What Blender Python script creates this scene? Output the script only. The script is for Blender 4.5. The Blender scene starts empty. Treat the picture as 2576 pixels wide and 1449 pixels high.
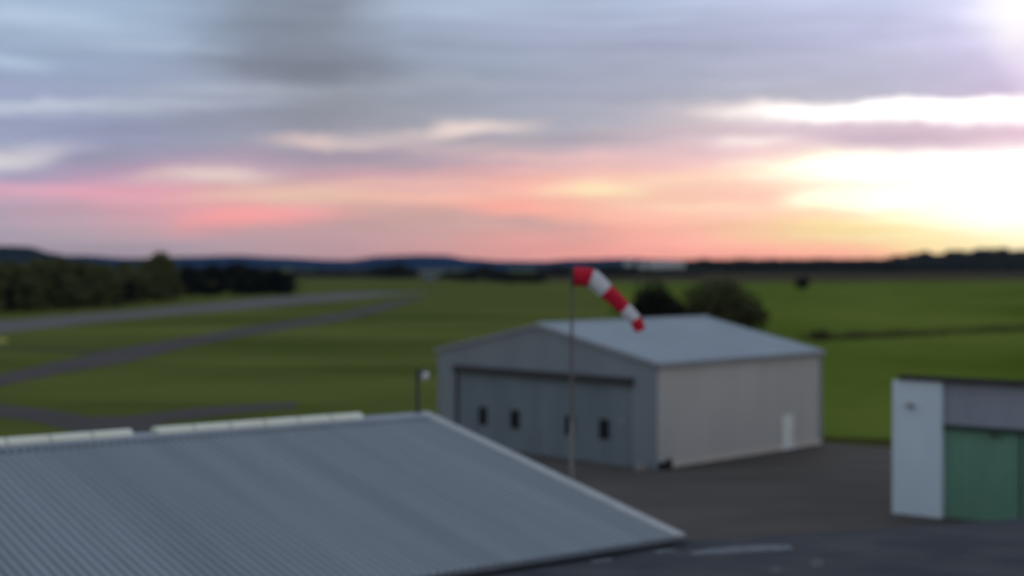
import bpy, bmesh, math, random
from mathutils import Vector, Matrix
R = math.radians
S = bpy.context.scene
COL = S.collection

# ------------------------------------------------------------------ camera
CAM_H = 11.0                    # the camera hangs on a mast about 11 m up
FPX, CX, CY, HZ = 3600.0, 1288.0, 724.5, 665.0
PITCH = math.atan((CY - HZ) / FPX)
cam = bpy.data.cameras.new('camera')
cam.sensor_width = 36.0
cam.lens = 36.0 * FPX / 2576.0
cam.clip_start, cam.clip_end = 0.1, 30000.0
cam.dof.use_dof = True          # the real camera is focused far too near: everything is soft
cam.dof.focus_distance = 17.0
cam.dof.aperture_fstop = 0.38
camo = bpy.data.objects.new('camera', cam)
COL.objects.link(camo)
camo.location = (0, 0, CAM_H)
camo.rotation_euler = (R(90) - PITCH, 0, 0)
S.camera = camo
S.view_settings.view_transform = 'Standard'
S.view_settings.look = 'None'
S.view_settings.exposure = 0.0
S.view_settings.gamma = 1.0


def ray(x, y):
    """direction of a sight line through the survey picture"""
    c, s = math.cos(PITCH), math.sin(PITCH)
    rx, up, fw = (x - CX) / FPX, -(y - CY) / FPX, 1.0
    return Vector((rx, fw * c + up * s, up * c - fw * s))


def G(x, y, z=0.0):
    """point on the level z seen along a sight line"""
    d = ray(x, y)
    t = (z - CAM_H) / d.z
    return Vector((d.x * t, d.y * t, z))


def D(x, y, dist):
    d = ray(x, y)
    t = dist / d.y
    return Vector((d.x * t, dist, CAM_H + d.z * t))


def lin(c):
    f = lambda v: v / 12.92 if v <= 0.04045 else ((v + 0.055) / 1.055) ** 2.4
    return tuple(f(v / 255.0) for v in c)


# ------------------------------------------------------------------ world: sunset sky with cloud streaks
W = bpy.data.worlds.new('World')
S.world = W
W.use_nodes = True
nt = W.node_tree
nt.nodes.clear()
N = lambda t: nt.nodes.new(t)
L = nt.links.new


def math_node(op, a, b=None, c=None):
    n = N('ShaderNodeMath')
    n.operation = op
    for i, v in enumerate((a, b, c)):
        if v is None:
            continue
        if isinstance(v, (int, float)):
            n.inputs[i].default_value = v
        else:
            L(v, n.inputs[i])
    return n.outputs[0]


def mix_col(fac, a, b, blend='MIX'):
    n = N('ShaderNodeMix')
    n.data_type = 'RGBA'
    n.blend_type = blend
    n.clamp_factor = True
    for sock, v in ((n.inputs[0], fac), (n.inputs[6], a), (n.inputs[7], b)):
        if isinstance(v, (int, float)):
            sock.default_value = v
        elif isinstance(v, tuple):
            sock.default_value = (*v, 1.0)
        else:
            L(v, sock)
    return n.outputs[2]


tc = N('ShaderNodeTexCoord')
sep = N('ShaderNodeSeparateXYZ')
L(tc.outputs['Generated'], sep.inputs[0])
azr = math_node('ARCTAN2', sep.outputs[0], sep.outputs[1])
az = math_node('MULTIPLY', azr, 180 / math.pi)
el = math_node('MULTIPLY', math_node('ARCSINE', sep.outputs[2]), 180 / math.pi)


def noise_at(sx, sy, off, scale, detail=3.0, rough=0.55):
    cb = N('ShaderNodeCombineXYZ')
    L(math_node('MULTIPLY', az, sx), cb.inputs[0])
    L(math_node('MULTIPLY', el, sy), cb.inputs[1])
    cb.inputs[2].default_value = off
    n = N('ShaderNodeTexNoise')
    n.inputs['Scale'].default_value = scale
    n.inputs['Detail'].default_value = detail
    n.inputs['Roughness'].default_value = rough
    L(cb.outputs[0], n.inputs['Vector'])
    return n.outputs['Fac']


warp1 = math_node('MULTIPLY', math_node('SUBTRACT', noise_at(0.11, 0.55, 1.3, 1.0, 3), 0.5), 1.5)
warp2 = math_node('MULTIPLY', math_node('SUBTRACT', noise_at(0.25, 0.6, 7.7, 1.0, 2), 0.5), 3.0)
elw = math_node('ADD', el, warp1)
azw = math_node('ADD', az, warp2)


def azel(x, y):
    d = ray(x, y).normalized()
    return math.degrees(math.atan2(d.x, d.y)), math.degrees(math.asin(d.z))


ROWS = [
 (655, [(0,162,152,165),(400,165,150,160),(900,190,150,155),(1288,220,155,150),(1600,245,160,150),(1900,248,165,150),(2100,250,175,155),(2300,250,195,155),(2576,255,225,170)]),
 (620, [(0,165,155,168),(200,168,155,168),(400,172,155,168),(650,185,155,162),(900,195,155,160),(1100,208,158,158),(1288,225,160,155),(1600,250,170,160),(1900,253,185,165),(2100,253,205,165),(2300,255,235,175),(2576,255,255,205)]),
 (570, [(0,170,160,175),(200,182,160,172),(400,205,160,168),(500,225,160,165),(650,200,160,165),(900,195,160,160),(1100,200,162,160),(1288,215,165,158),(1600,250,178,162),(1900,253,205,170),(2100,255,230,165),(2300,255,245,185),(2576,255,255,220)]),
 (530, [(0,180,160,180),(200,198,160,178),(400,224,163,174),(600,248,162,166),(750,238,163,166),(900,205,165,162),(1100,215,165,160),(1288,250,172,160),(1600,252,190,170),(1900,252,200,180),(2100,255,235,190),(2300,255,250,215),(2576,255,255,250)]),
 (490, [(0,212,164,186),(200,222,164,184),(400,232,168,180),(600,228,178,172),(800,230,190,172),(1000,228,175,165),(1288,245,178,165),(1600,250,200,175),(1900,250,200,185),(2100,255,230,205),(2300,255,255,235),(2576,255,255,255)]),
 (450, [(0,160,155,186),(200,182,152,182),(400,196,154,180),(600,185,158,175),(800,195,160,172),(1000,215,170,172),(1288,245,180,172),(1600,250,200,180),(1900,252,215,195),(2100,255,240,210),(2300,255,255,240),(2576,255,255,255)]),
 (410, [(0,165,165,190),(200,150,150,178),(400,160,150,176),(600,172,152,174),(800,165,150,168),(1000,170,150,166),(1288,200,165,175),(1600,230,185,188),(1900,245,205,205),(2100,255,240,222),(2300,255,250,250),(2576,255,255,255)]),
 (360, [(0,152,160,190),(300,144,148,178),(600,150,152,172),(800,150,148,162),(1000,155,150,166),(1288,172,165,178),(1600,190,172,184),(1900,225,200,208),(2200,215,190,205),(2400,205,175,198),(2576,225,190,215)]),
 (310, [(0,148,156,188),(300,146,154,182),(600,142,148,170),(800,138,142,156),(1000,150,153,168),(1288,160,162,178),(1600,172,170,186),(1900,200,190,200),(2200,195,182,200),(2400,185,170,195),(2576,200,178,210)]),
 (240, [(0,150,160,190),(300,150,160,186),(600,148,155,175),(800,140,145,158),(1000,145,152,168),(1288,152,158,178),(1600,160,164,184),(1900,182,184,198),(2200,175,176,198),(2400,185,180,208),(2576,200,185,222)]),
 (180, [(0,150,168,195),(300,150,165,192),(550,145,155,178),(700,120,126,142),(850,120,126,140),(1000,138,148,168),(1288,150,160,182),(1600,162,168,190),(1900,168,172,198),(2200,178,180,208),(2576,205,195,232)]),
 (90, [(0,160,180,204),(320,160,180,204),(550,140,155,178),(700,126,135,152),(850,128,136,152),(1000,150,162,185),(1288,158,168,192),(1600,164,172,200),(1900,172,178,205),(2200,184,188,218),(2400,205,205,238),(2530,235,235,255),(2576,250,248,255)]),
 (0, [(0,168,190,215),(320,160,182,208),(560,148,164,188),(700,128,138,156),(850,132,140,158),(1000,160,175,198),(1288,172,188,212),(1600,172,186,212),(1900,186,194,222),(2200,196,206,236),(2400,216,222,246),(2500,236,238,252),(2576,248,246,255)]),
]
azfac = math_node('MULTIPLY_ADD', azw, 1 / 360.0, 0.5)


def az_ramp(stops):
    r = N('ShaderNodeValToRGB')
    L(azfac, r.inputs[0])
    cr = r.color_ramp
    e = cr.elements
    e[0].position, e[0].color = stops[0][0] / 360 + 0.5, (*stops[0][1], 1)
    e[1].position, e[1].color = stops[-1][0] / 360 + 0.5, (*stops[-1][1], 1)
    for a, c in stops[1:-1]:
        k = e.new(a / 360 + 0.5)
        k.color = (*c, 1)
    return r.outputs[0]


BACK = (196, 198, 198)
col = None
prev_el = None
for y, st in ROWS:
    stops = [(-179, lin(BACK)), (-75, lin((165, 170, 184)))]
    for x, r_, g_, b_ in st:
        stops.append((azel(x, y)[0], lin((r_, g_, b_))))
    warm = (255, 240, 205) if y > 380 else (225, 215, 225)
    stops += [(38, lin(warm)), (75, lin((190, 180, 190))), (179, lin(BACK))]
    out = az_ramp(stops)
    e_ = azel(1288, y)[1]
    if col is None:
        col = out
    else:
        mr = N('ShaderNodeMapRange')
        L(elw, mr.inputs[0])
        mr.inputs[1].default_value, mr.inputs[2].default_value = prev_el, e_
        col = mix_col(mr.outputs[0], col, out)
    prev_el = e_
for e_, c in ((24, (158, 170, 190)), (90, (140, 152, 172))):
    mr = N('ShaderNodeMapRange')
    L(elw, mr.inputs[0])
    mr.inputs[1].default_value, mr.inputs[2].default_value = prev_el, e_
    col = mix_col(mr.outputs[0], col, lin(c))
    prev_el = e_

cv = N('ShaderNodeCombineXYZ')
warp3 = math_node('MULTIPLY', math_node('SUBTRACT', noise_at(0.45, 1.0, 21.7, 1.0, 4, 0.6), 0.5), 0.75)
L(math_node('ADD', az, math_node('MULTIPLY', warp2, 0.8)), cv.inputs[0])
L(math_node('ADD', math_node('ADD', el, math_node('MULTIPLY', warp1, 0.3)), warp3), cv.inputs[1])
ragged = math_node('MULTIPLY_ADD', noise_at(0.3, 1.6, 33.3, 1.0, 4, 0.6), 0.5, -0.25)
PXD = 180 / math.pi / FPX

# each cloud streak: centre, half length, half height (picture units of the survey), tilt, colour, gain, opacity, softness
CLOUDS = [
 (1050,338,330,26,-6,(206,190,194),1,.8,1), (1200,318,170,22,-4,(246,224,216),1,.9,1), (770,357,150,18,2,(220,192,188),1,.75,1), (920,362,160,12,-5,(196,180,184),1,.6,1), (1110,374,200,16,-1,(214,184,188),1,.6,1),
 (540,441,190,22,-1,(238,216,206),1,.9,1), (440,446,200,16,-3,(214,184,192),1,.6,1), (10,402,170,32,-12,(220,216,220),1,.9,1), (90,385,150,16,-4,(196,190,204),1,.6,1),
 (140,271,380,22,-1,(200,208,224),1,.8,1), (470,262,260,18,-1,(178,185,202),1,.6,1),
 (780,150,280,95,0,(120,127,146),1,.45,1), (770,178,210,30,0,(114,120,136),1,.4,1),
 (20,160,120,26,0,(180,200,224),1,.75,1), (90,42,230,26,0,(182,200,222),1,.6,1), (330,105,240,24,2,(166,182,204),1,.5,1),
 (1120,205,260,30,1,(168,175,190),1,.55,1), (1130,30,260,22,0,(178,192,214),1,.5,1),
 (830,388,240,18,0,(152,143,163),1,.6,1), (700,318,260,20,0,(140,143,160),1,.5,1), (1090,372,160,12,0,(190,172,180),1,.6,1),
 (1440,350,200,18,1,(166,158,175),1,.6,1), (1660,378,220,16,0,(205,176,188),1,.55,1), (1350,315,220,20,0,(158,158,174),1,.4,1),
 (1850,285,260,40,1,(228,212,214),1,.55,1), (2040,282,260,36,2,(255,240,240),1,.6,1),
 (2260,279,420,30,0,(255,250,246),1.2,1.0,1.7), (2700,277,520,33,0,(255,253,250),1.35,1.0,1.8), (2440,275,420,31,0,(255,253,250),1.35,1.0,1.7),
 (1905,351,90,17,0,(255,242,236),1,.95,1), (2000,417,230,28,-1,(255,250,222),1,.9,1),
 (1980,315,300,14,1,(204,188,200),1,.6,1), (2330,330,380,22,1,(186,168,190),1,.6,1), (2260,352,190,16,2,(176,160,182),1,.6,1),
 (1640,455,330,22,-2,(252,216,192),1,.6,1), (1480,424,300,16,-1,(244,196,186),1,.5,1),
 (1505,481,160,20,0,(254,236,192),1,.95,1), (1380,476,170,12,0,(250,205,178),1,.5,1), (1000,458,320,14,-2,(240,190,176),1,.5,1),
 (1300,560,260,24,3,(196,160,160),1,.85,1), (1100,540,180,26,2,(200,162,160),1,.55,1), (1460,601,150,12,2,(214,164,160),1,.6,1),
 (1260,520,140,24,3,(255,172,160),1,.6,1), (620,546,210,28,-1,(255,160,158),1,.6,1), (250,480,280,16,-2,(226,158,176),1,.5,1),
 (700,495,300,20,-1,(232,196,178),1,.6,1),
 (2600,478,450,94,0,(255,253,246),1.4,1.0,1.8), (2360,430,390,42,-2,(255,253,242),1.3,1.0,1.5), (2360,478,310,74,0,(255,253,238),1.3,1.0,1.4), (2100,503,130,34,-2,(255,252,220),1.1,.85,1), (2160,408,200,22,-3,(255,253,238),1.2,.9,1.3),
 (2350,520,320,60,0,(255,252,228),1.2,.8,1), (2120,575,300,46,-3,(255,236,170),1,.6,1), (1850,480,260,18,1,(250,198,186),1,.6,1),
 (1950,545,280,18,-2,(250,204,180),1,.45,1), (2620,20,150,130,20,(255,252,255),1.05,.7,1), (2620,130,110,170,0,(246,238,252),1.0,.6,1),
 (2420,336,620,46,1,(218,194,214),1,.7,1), (2260,350,240,20,2,(180,162,184),1,.5,1), (620,225,420,16,-1,(170,176,190),1,.5,1), (300,330,420,20,-2,(138,144,172),1,.5,1), (250,205,300,18,-1,(142,158,186),1,.5,1), (1650,120,420,20,2,(156,163,190),1,.5,1), (1900,235,300,18,3,(160,162,184),1,.5,1), (1420,268,300,20,1,(166,170,186),1,.45,1),
 (1760,520,240,14,1,(255,222,192),1,.7,1), (2040,470,260,14,-1,(255,236,205),1,.7,1), (1960,443,200,13,-1,(255,250,224),1.05,.8,1), (2090,540,280,12,1,(250,214,182),1,.6,1), (1700,330,280,14,2,(198,178,188),1,.6,1), (1420,395,320,12,-1,(238,192,186),1,.6,1), (1180,430,280,12,-1,(228,172,178),1,.6,1), (880,433,220,11,0,(204,158,176),1,.6,1), (1150,490,280,14,-1,(246,190,172),1,.6,1), (2230,598,260,12,0,(255,246,190),1,.7,1), (1700,560,260,12,1,(254,190,172),1,.5,1), (300,520,280,12,-1,(212,160,170),1,.5,1), (420,120,200,12,1,(176,192,212),1,.5,1), (1180,120,240,12,1,(150,160,186),1,.5,1), (1560,60,300,14,1,(180,192,216),1,.5,1),
 (1500,205,400,40,2,(156,162,184),1,.5,1), (2200,150,300,22,2,(190,192,214),1,.4,1), (1950,180,260,18,6,(184,186,204),1,.4,1),
]
for cx, cy, rx, ry, rot, c, gain, op, hard in CLOUDS:
    a_, e_ = azel(cx, cy)
    mp = N('ShaderNodeMapping')
    mp.vector_type = 'TEXTURE'
    L(cv.outputs[0], mp.inputs[0])
    mp.inputs[1].default_value = (a_, e_, 0)
    mp.inputs[2].default_value = (0, 0, -R(rot))
    mp.inputs[3].default_value = (rx * PXD * 1.3, ry * PXD * 1.35, 1)
    gr = N('ShaderNodeTexGradient')
    gr.gradient_type = 'SPHERICAL'
    L(mp.outputs[0], gr.inputs[0])
    mr = N('ShaderNodeMapRange')
    mr.interpolation_type = 'SMOOTHSTEP'
    L(math_node('ADD', gr.outputs[1], math_node('MULTIPLY', ragged, gr.outputs[1])), mr.inputs[0])
    mr.inputs[1].default_value = 0.0
    mr.inputs[2].default_value = 1.05 / hard
    mr.inputs[4].default_value = op
    col = mix_col(mr.outputs[0], col, tuple(v * gain for v in lin(c)))
streak = math_node('MULTIPLY_ADD', noise_at(0.10, 1.1, 3.1, 1.0, 5, 0.6), 0.40, 0.825)
streak = math_node('MULTIPLY', streak, math_node('MULTIPLY_ADD', noise_at(0.22, 2.6, 51.0, 1.0, 4, 0.6), 0.26, 0.87))
cs = N('ShaderNodeCombineColor')
for i in range(3):
    L(streak, cs.inputs[i])
col = mix_col(1.0, col, cs.outputs[0], 'MULTIPLY')
# faint clear-sky component behind the cloud layer
sky = N('ShaderNodeTexSky')
sky.sky_type = 'NISHITA'
sky.sun_disc = False
sky.sun_elevation = R(2.0)
sky.sun_rotation = R(34.0)
sky.altitude = 300
skym = mix_col(1.0, sky.outputs[0], (0.01, 0.01, 0.01), 'MULTIPLY')
col = mix_col(1.0, col, skym, 'ADD')
bg = N('ShaderNodeBackground')
bg.inputs[1].default_value = 1.0
L(col, bg.inputs[0])
wo = N('ShaderNodeOutputWorld')
L(bg.outputs[0], wo.inputs[0])

sun = bpy.data.lights.new('sun', 'SUN')
sun.energy = 0.12
sun.angle = R(12)
sun.color = (1.0, 0.72, 0.5)
suno = bpy.data.objects.new('sun', sun)
COL.objects.link(suno)
sd = Vector((math.sin(R(34)) * math.cos(R(2)), math.cos(R(34)) * math.cos(R(2)), math.sin(R(2))))
suno.rotation_euler = (-sd).to_track_quat('-Z', 'Y').to_euler()
suno.location = (60, 0, 60)


# ------------------------------------------------------------------ materials
def material(name, c, rough=0.7, metal=0.0, c2=None, scale=1.0, stretch=(1, 1, 1), bump=0.0, bscale=20.0, spec=0.3, detail=5, contrast=(0.35, 0.65)):
    m = bpy.data.materials.new(name)
    m.use_nodes = True
    t = m.node_tree
    b = t.nodes['Principled BSDF']
    b.inputs['Roughness'].default_value = rough
    b.inputs['Metallic'].default_value = metal
    b.inputs['Specular IOR Level'].default_value = spec
    b.inputs['Base Color'].default_value = (*c, 1)
    tcn = t.nodes.new('ShaderNodeTexCoord')
    if c2 is not None:
        mp = t.nodes.new('ShaderNodeMapping')
        mp.inputs[3].default_value = stretch
        t.links.new(tcn.outputs['Object'], mp.inputs[0])
        n = t.nodes.new('ShaderNodeTexNoise')
        n.inputs['Scale'].default_value = scale
        n.inputs['Detail'].default_value = detail
        n.inputs['Roughness'].default_value = 0.6
        t.links.new(mp.outputs[0], n.inputs['Vector'])
        r = t.nodes.new('ShaderNodeValToRGB')
        r.color_ramp.elements[0].position, r.color_ramp.elements[0].color = contrast[0], (*c, 1)
        r.color_ramp.elements[1].position, r.color_ramp.elements[1].color = contrast[1], (*c2, 1)
        t.links.new(n.outputs['Fac'], r.inputs[0])
        t.links.new(r.outputs[0], b.inputs['Base Color'])
    if bump:
        n2 = t.nodes.new('ShaderNodeTexNoise')
        n2.inputs['Scale'].default_value = bscale
        n2.inputs['Detail'].default_value = 4
        t.links.new(tcn.outputs['Object'], n2.inputs['Vector'])
        bp = t.nodes.new('ShaderNodeBump')
        bp.inputs['Strength'].default_value = bump
        bp.inputs['Distance'].default_value = 0.05
        t.links.new(n2.outputs['Fac'], bp.inputs['Height'])
        t.links.new(bp.outputs[0], b.inputs['Normal'])
    return m


M = dict(
 grass=material('grass', (.088, .110, .024), .9, 0, (.172, .190, .048), .018, (.6, 1.6, 1), .4, 3.0, .0),
 meadow=material('meadow', (.092, .138, .016), .9, 0, (.180, .228, .040), .018, (1, .6, 1), .4, 3.0, .0),
 worngrass=material('worn_grass', (.095, .098, .045), .9, 0, (.125, .128, .06), .1, (1, 1, 1), 0, 1, .0),
 roughgrass=material('rough_grass', (.062, .060, .022), .9, 0, (.085, .09, .022), .5, (1, 1, 1), 0, 1, .0),
 stubble=material('stubble', (.078, .062, .036), .9, 0, (.100, .080, .042), .01, (1, 3, 1), 0, 1, .0),
 tarmac=material('tarmac', (.080, .070, .060), .85, 0, (.128, .113, .096), .16, (.6, 1.4, 1), .3, 30, .12, 6),
 runway=material('runway', (.15, .14, .13), .85, 0, (.18, .168, .155), .06, (1, 1, 1), .2, 20, .05),
 taxiway=material('taxiway', (.085, .074, .070), .85, 0, (.105, .093, .087), .08, (1, 1, 1), .2, 20, .05),
 terrace=material('terrace', (.030, .036, .046), .75, 0, (.076, .077, .080), .35, (1, 1.6, 1), .4, 25, .22, 7, (.4, .7)),
 paint=material('worn_paint', (.12, .14, .15), .8, 0, (.2, .22, .23), 3.0, (1, 1, 1), 0, 1, .2),
 wornpatch=material('worn_patch', (.07, .075, .08), .8, 0, (.13, .13, .128), 2.0),
 hallroof=material('hall_roof_sheet', (.290, .328, .350), .5, .12, (.345, .385, .41), .6, (2.0, .08, .08), 0, 1, .4, 6),
 gutterdark=material('dark_gutter', (.085, .095, .11), .6, .1, (.11, .12, .135), 2.0),
 halltrim=material('hall_trim', (.40, .415, .40), .5, .05, (.48, .49, .47), 2.0),
 hallcap=material('hall_ridge_cap', (.30, .33, .36), .5, .1, (.35, .38, .41), 1.0),
 closureshadow=material('closure_shadow', (.15, .17, .20), .7, 0, (.20, .225, .25), 3.0),
 translucent=material('ridge_light_plastic', (.86, .86, .66), .45, 0, (.9, .9, .74), 1.2, (1, 1, 1), 0, 1, .4),
 seam=material('seam', (.16, .17, .15), .6),
 hallwall=material('hall_wall', (.14, .16, .18), .6, .1, (.17, .19, .21), 1.0),
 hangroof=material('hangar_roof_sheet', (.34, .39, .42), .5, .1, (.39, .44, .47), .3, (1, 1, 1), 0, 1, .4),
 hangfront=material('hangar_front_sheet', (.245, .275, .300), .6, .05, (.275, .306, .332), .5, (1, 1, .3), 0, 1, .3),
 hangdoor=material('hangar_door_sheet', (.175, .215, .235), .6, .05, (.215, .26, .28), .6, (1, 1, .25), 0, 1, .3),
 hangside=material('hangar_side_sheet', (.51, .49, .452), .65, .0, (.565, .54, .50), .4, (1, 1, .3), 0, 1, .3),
 plinth=material('concrete_plinth', (.62, .56, .49), .85, 0, (.68, .62, .54), 2.0),
 dark=material('dark_steel', (.045, .042, .046), .6, .1, (.06, .055, .058), 2.0),
 shade=material('dark_glass', (.012, .016, .024), .25, 0, None, spec=.3),
 gutter=material('gutter', (.27, .28, .31), .5, .1, (.31, .32, .34), 2.0),
 whitedoor=material('white_door', (.80, .82, .76), .5, 0, (.84, .86, .80), 2.0),
 pier=material('white_render', (.66, .76, .82), .75, 0, (.72, .82, .87), .8, (1, 1, .4), .1, 40),
 fascia=material('grey_fascia', (.31, .335, .39), .6, .05, (.35, .375, .43), .8, (1, 1, .3)),
 green=material('green_door', (.14, .29, .20), .6, 0, (.165, .33, .23), .7, (1, 1, .3)),
 greendark=material('green_shade', (.04, .07, .055), .7),
 pole=material('rusty_pole', (.13, .095, .085), .7, .2, (.2, .19, .185), .6, (1, 1, 1)),
 polegrey=material('grey_pole', (.20, .20, .18), .7, .1, (.27, .27, .25), .6, (1, 1, 1)),
 red=material('red_nylon', (.56, .006, .03), .75, 0, (.64, .01, .04), 6.0),
 white=material('white_nylon', (.66, .67, .69), .75, 0, (.74, .75, .77), 6.0),
 lampglass=material('lamp_glass', (.62, .64, .58), .3, 0, (.7, .7, .66), 8.0),
 leafolive=material('leaf_olive', (.078, .086, .030), .85, 0, (.150, .152, .050), .22, (1, 1, 1), 0, 1, .1),
 leafdark=material('leaf_dark', (.016, .018, .014), .9, 0, (.026, .028, .018), .35, (1, 1, 1), 0, 1, .05),
 leafbrown=material('leaf_brown', (.070, .074, .030), .9, 0, (.105, .104, .042), .5, (1, 1, 1), 0, 1, .05),
 leaffar=material('leaf_far', (.034, .037, .026), .9, 0, (.055, .058, .034), .1, (1, 1, 1), 0, 1, .05),
 bark=material('bark', (.05, .042, .032), .9, 0, (.07, .06, .045), 3.0),
 hill=material('hill_forest_hazed', (.014, .038, .085), .95, 0, (.020, .046, .100), .004, (1, 1, 1), 0, 1, .0),  # forest colour with the blue of distant haze painted in
 hillnear=material('hill_near', (.020, .030, .040), .95, 0, (.030, .042, .052), .01, (1, 1, 1), 0, 1, .0),
 pale=material('pale_cladding', (.56, .58, .52), .7, 0, (.64, .66, .60), .1),
 palegrey=material('pale_grey_cladding', (.15, .17, .18), .7, 0, (.19, .21, .22), .3),
 yellow=material('yellow_marker', (.42, .40, .10), .7, 0, (.5, .48, .14), 3.0),
 concrete=material('concrete_block', (.30, .29, .24), .9, 0, (.38, .36, .30), 4.0),
 black=material('black_plastic_and_shadow', (.018, .016, .016), .6),
)


# ------------------------------------------------------------------ builders
class MB:
    """collects shapes, then links them as ONE mesh object"""
    def __init__(s):
        s.v, s.f, s.m = [], [], []

    def face(s, pts, mi=0):
        k = len(s.v)
        s.v += [tuple(p) for p in pts]
        s.f.append(tuple(range(k, k + len(pts))))
        s.m.append(mi)

    def box(s, x0, x1, y0, y1, z0, z1, mi=0):
        k = len(s.v)
        s.v += [(x, y, z) for z in (z0, z1) for y in (y0, y1) for x in (x0, x1)]
        for q in ((0, 2, 3, 1), (4, 5, 7, 6), (0, 1, 5, 4), (2, 6, 7, 3), (0, 4, 6, 2), (1, 3, 7, 5)):
            s.f.append(tuple(k + i for i in q))
            s.m.append(mi)

    def rings(s, rings, mi=None, cap=True):
        k = len(s.v)
        n = len(rings[0])
        for r in rings:
            s.v += [tuple(p) for p in r]
        for i in range(len(rings) - 1):
            for j in range(n):
                a, b = k + i * n + j, k + i * n + (j + 1) % n
                s.f.append((a, b, b + n, a + n))
                s.m.append(mi[i] if mi else 0)
        if cap:
            s.f.append(tuple(k + j for j in reversed(range(n))))
            s.f.append(tuple(k + (len(rings) - 1) * n + j for j in range(n)))
            s.m += [mi[0] if mi else 0, mi[-1] if mi else 0]

    def tube(s, pts, rad, n=12, mi=None, cap=True):
        rings = []
        for i, p in enumerate(pts):
            p = Vector(p)
            a = Vector(pts[max(i - 1, 0)])
            b = Vector(pts[min(i + 1, len(pts) - 1)])
            t = (b - a).normalized()
            up = Vector((0, 0, 1)) if abs(t.z) < .9 else Vector((0, 1, 0))
            e1 = t.cross(up).normalized()
            e2 = e1.cross(t)
            r = rad[i] if isinstance(rad, (list, tuple)) else rad
            rings.append([p + (e1 * math.cos(2 * math.pi * j / n) + e2 * math.sin(2 * math.pi * j / n)) * r for j in range(n)])
        s.rings(rings, mi, cap)

    def build(s, name, mats, parent=None, smooth=False, loc=None, kind=None):
        me = bpy.data.meshes.new(name)
        me.from_pydata(s.v, [], s.f)
        mats = mats if isinstance(mats, (list, tuple)) else [mats]
        for m in mats:
            me.materials.append(m)
        for p, mi in zip(me.polygons, s.m):
            p.material_index = mi
            p.use_smooth = smooth
        o = bpy.data.objects.new(name, me)
        COL.objects.link(o)
        if parent:
            o.parent = parent
        if loc:
            o.location = loc
        if kind:
            o['kind'] = kind
        return o


def tag(o, label, cat, group=None, kind=None):
    o['label'] = label
    o['category'] = cat
    if group:
        o['group'] = group
    if kind:
        o['kind'] = kind
    return o


def thing(name, label, cat, loc=(0, 0, 0), rz=0.0, group=None):
    o = bpy.data.objects.new(name, None)
    COL.objects.link(o)
    o.location = loc
    o.rotation_euler = (0, 0, rz)
    return tag(o, label, cat, group)


def copy_tree(o, parent=None):
    c = o.copy()
    COL.objects.link(c)
    if parent:
        c.parent = parent
    for ch in list(o.children):
        copy_tree(ch, c)
    return c


def sheet(name, mat, pts, z):
    b = MB()
    b.face([(p[0], p[1], z) for p in pts])
    return b.build(name, mat, kind='structure')


# ------------------------------------------------------------------ ground, runway, fields, apron
b = MB()
nx, ny = 24, 24
b.face([(-9000, -400, 0), (9000, -400, 0), (9000, 9000, 0), (-9000, 9000, 0)])
b.build('ground', M['grass'], kind='structure')


def strip(name, mat, upper, lower, z):
    """a paved strip from its far and its near edge"""
    u = [G(*p) for p in upper]
    l = [G(*p) for p in lower]
    return sheet(name, mat, u + l[::-1], z)


strip('runway', M['runway'],
      [(-260, 838), (0, 808), (333, 781), (667, 750), (860, 736), (960, 734), (1080, 734)],
      [(-260, 872), (0, 838), (333, 801), (667, 773), (860, 755), (960, 745), (1080, 736)], .02)
strip('taxiway', M['taxiway'],
      [(-200, 985), (0, 943), (150, 910), (290, 878), (450, 853), (600, 826), (860, 787), (960, 763), (1060, 748)],
      [(-200, 1018), (0, 972), (150, 940), (333, 909), (450, 878), (600, 848), (860, 806), (960, 783), (1060, 754)], .04)
strip('worn_track', M['worngrass'],
      [(-100, 870), (0, 872), (120, 874), (290, 878)], [(-100, 880), (0, 882), (120, 886), (270, 892)], .03)
strip('taxiway_near', M['taxiway'],
      [(-160, 1012), (0, 1018), (133, 1033), (233, 1050), (333, 1046), (500, 1027), (640, 1018), (745, 1013)],
      [(-160, 1030), (0, 1049), (110, 1066), (230, 1100), (345, 1096), (420, 1062), (600, 1040), (745, 1026)], .03)
strip('meadow', M['meadow'],
      [(1500, 715), (1750, 713), (1950, 711), (2250, 709), (2576, 706), (2900, 703)],
      [(1500, 740), (1600, 900), (1700, 1000), (2060, 1110), (2576, 1140), (2900, 1160)], .05)
strip('stubble_field', M['stubble'],
      [(700, 689), (1100, 689), (1500, 687), (1850, 686), (2200, 685), (2576, 683), (2900, 681)],
      [(700, 701), (1100, 704), (1500, 709), (1850, 710), (2200, 708), (2576, 705), (2900, 702)], .06)
verge_band = [G(1990, 1098), G(2260, 1106), G(2700, 1118), G(2700, 1150), G(2260, 1136), G(2040, 1124)]
sheet('rough_grass', M['roughgrass'], verge_band, .06)
ap = [G(2068, 1117), G(2260, 1131), (30, 76), (45, 62), (45, 8), (-4, 8), (-4, 60), (-7.2, 84), (-4.2, 90.5), (6, 99)]
sheet('apron', M['tarmac'], ap, .08)

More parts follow.
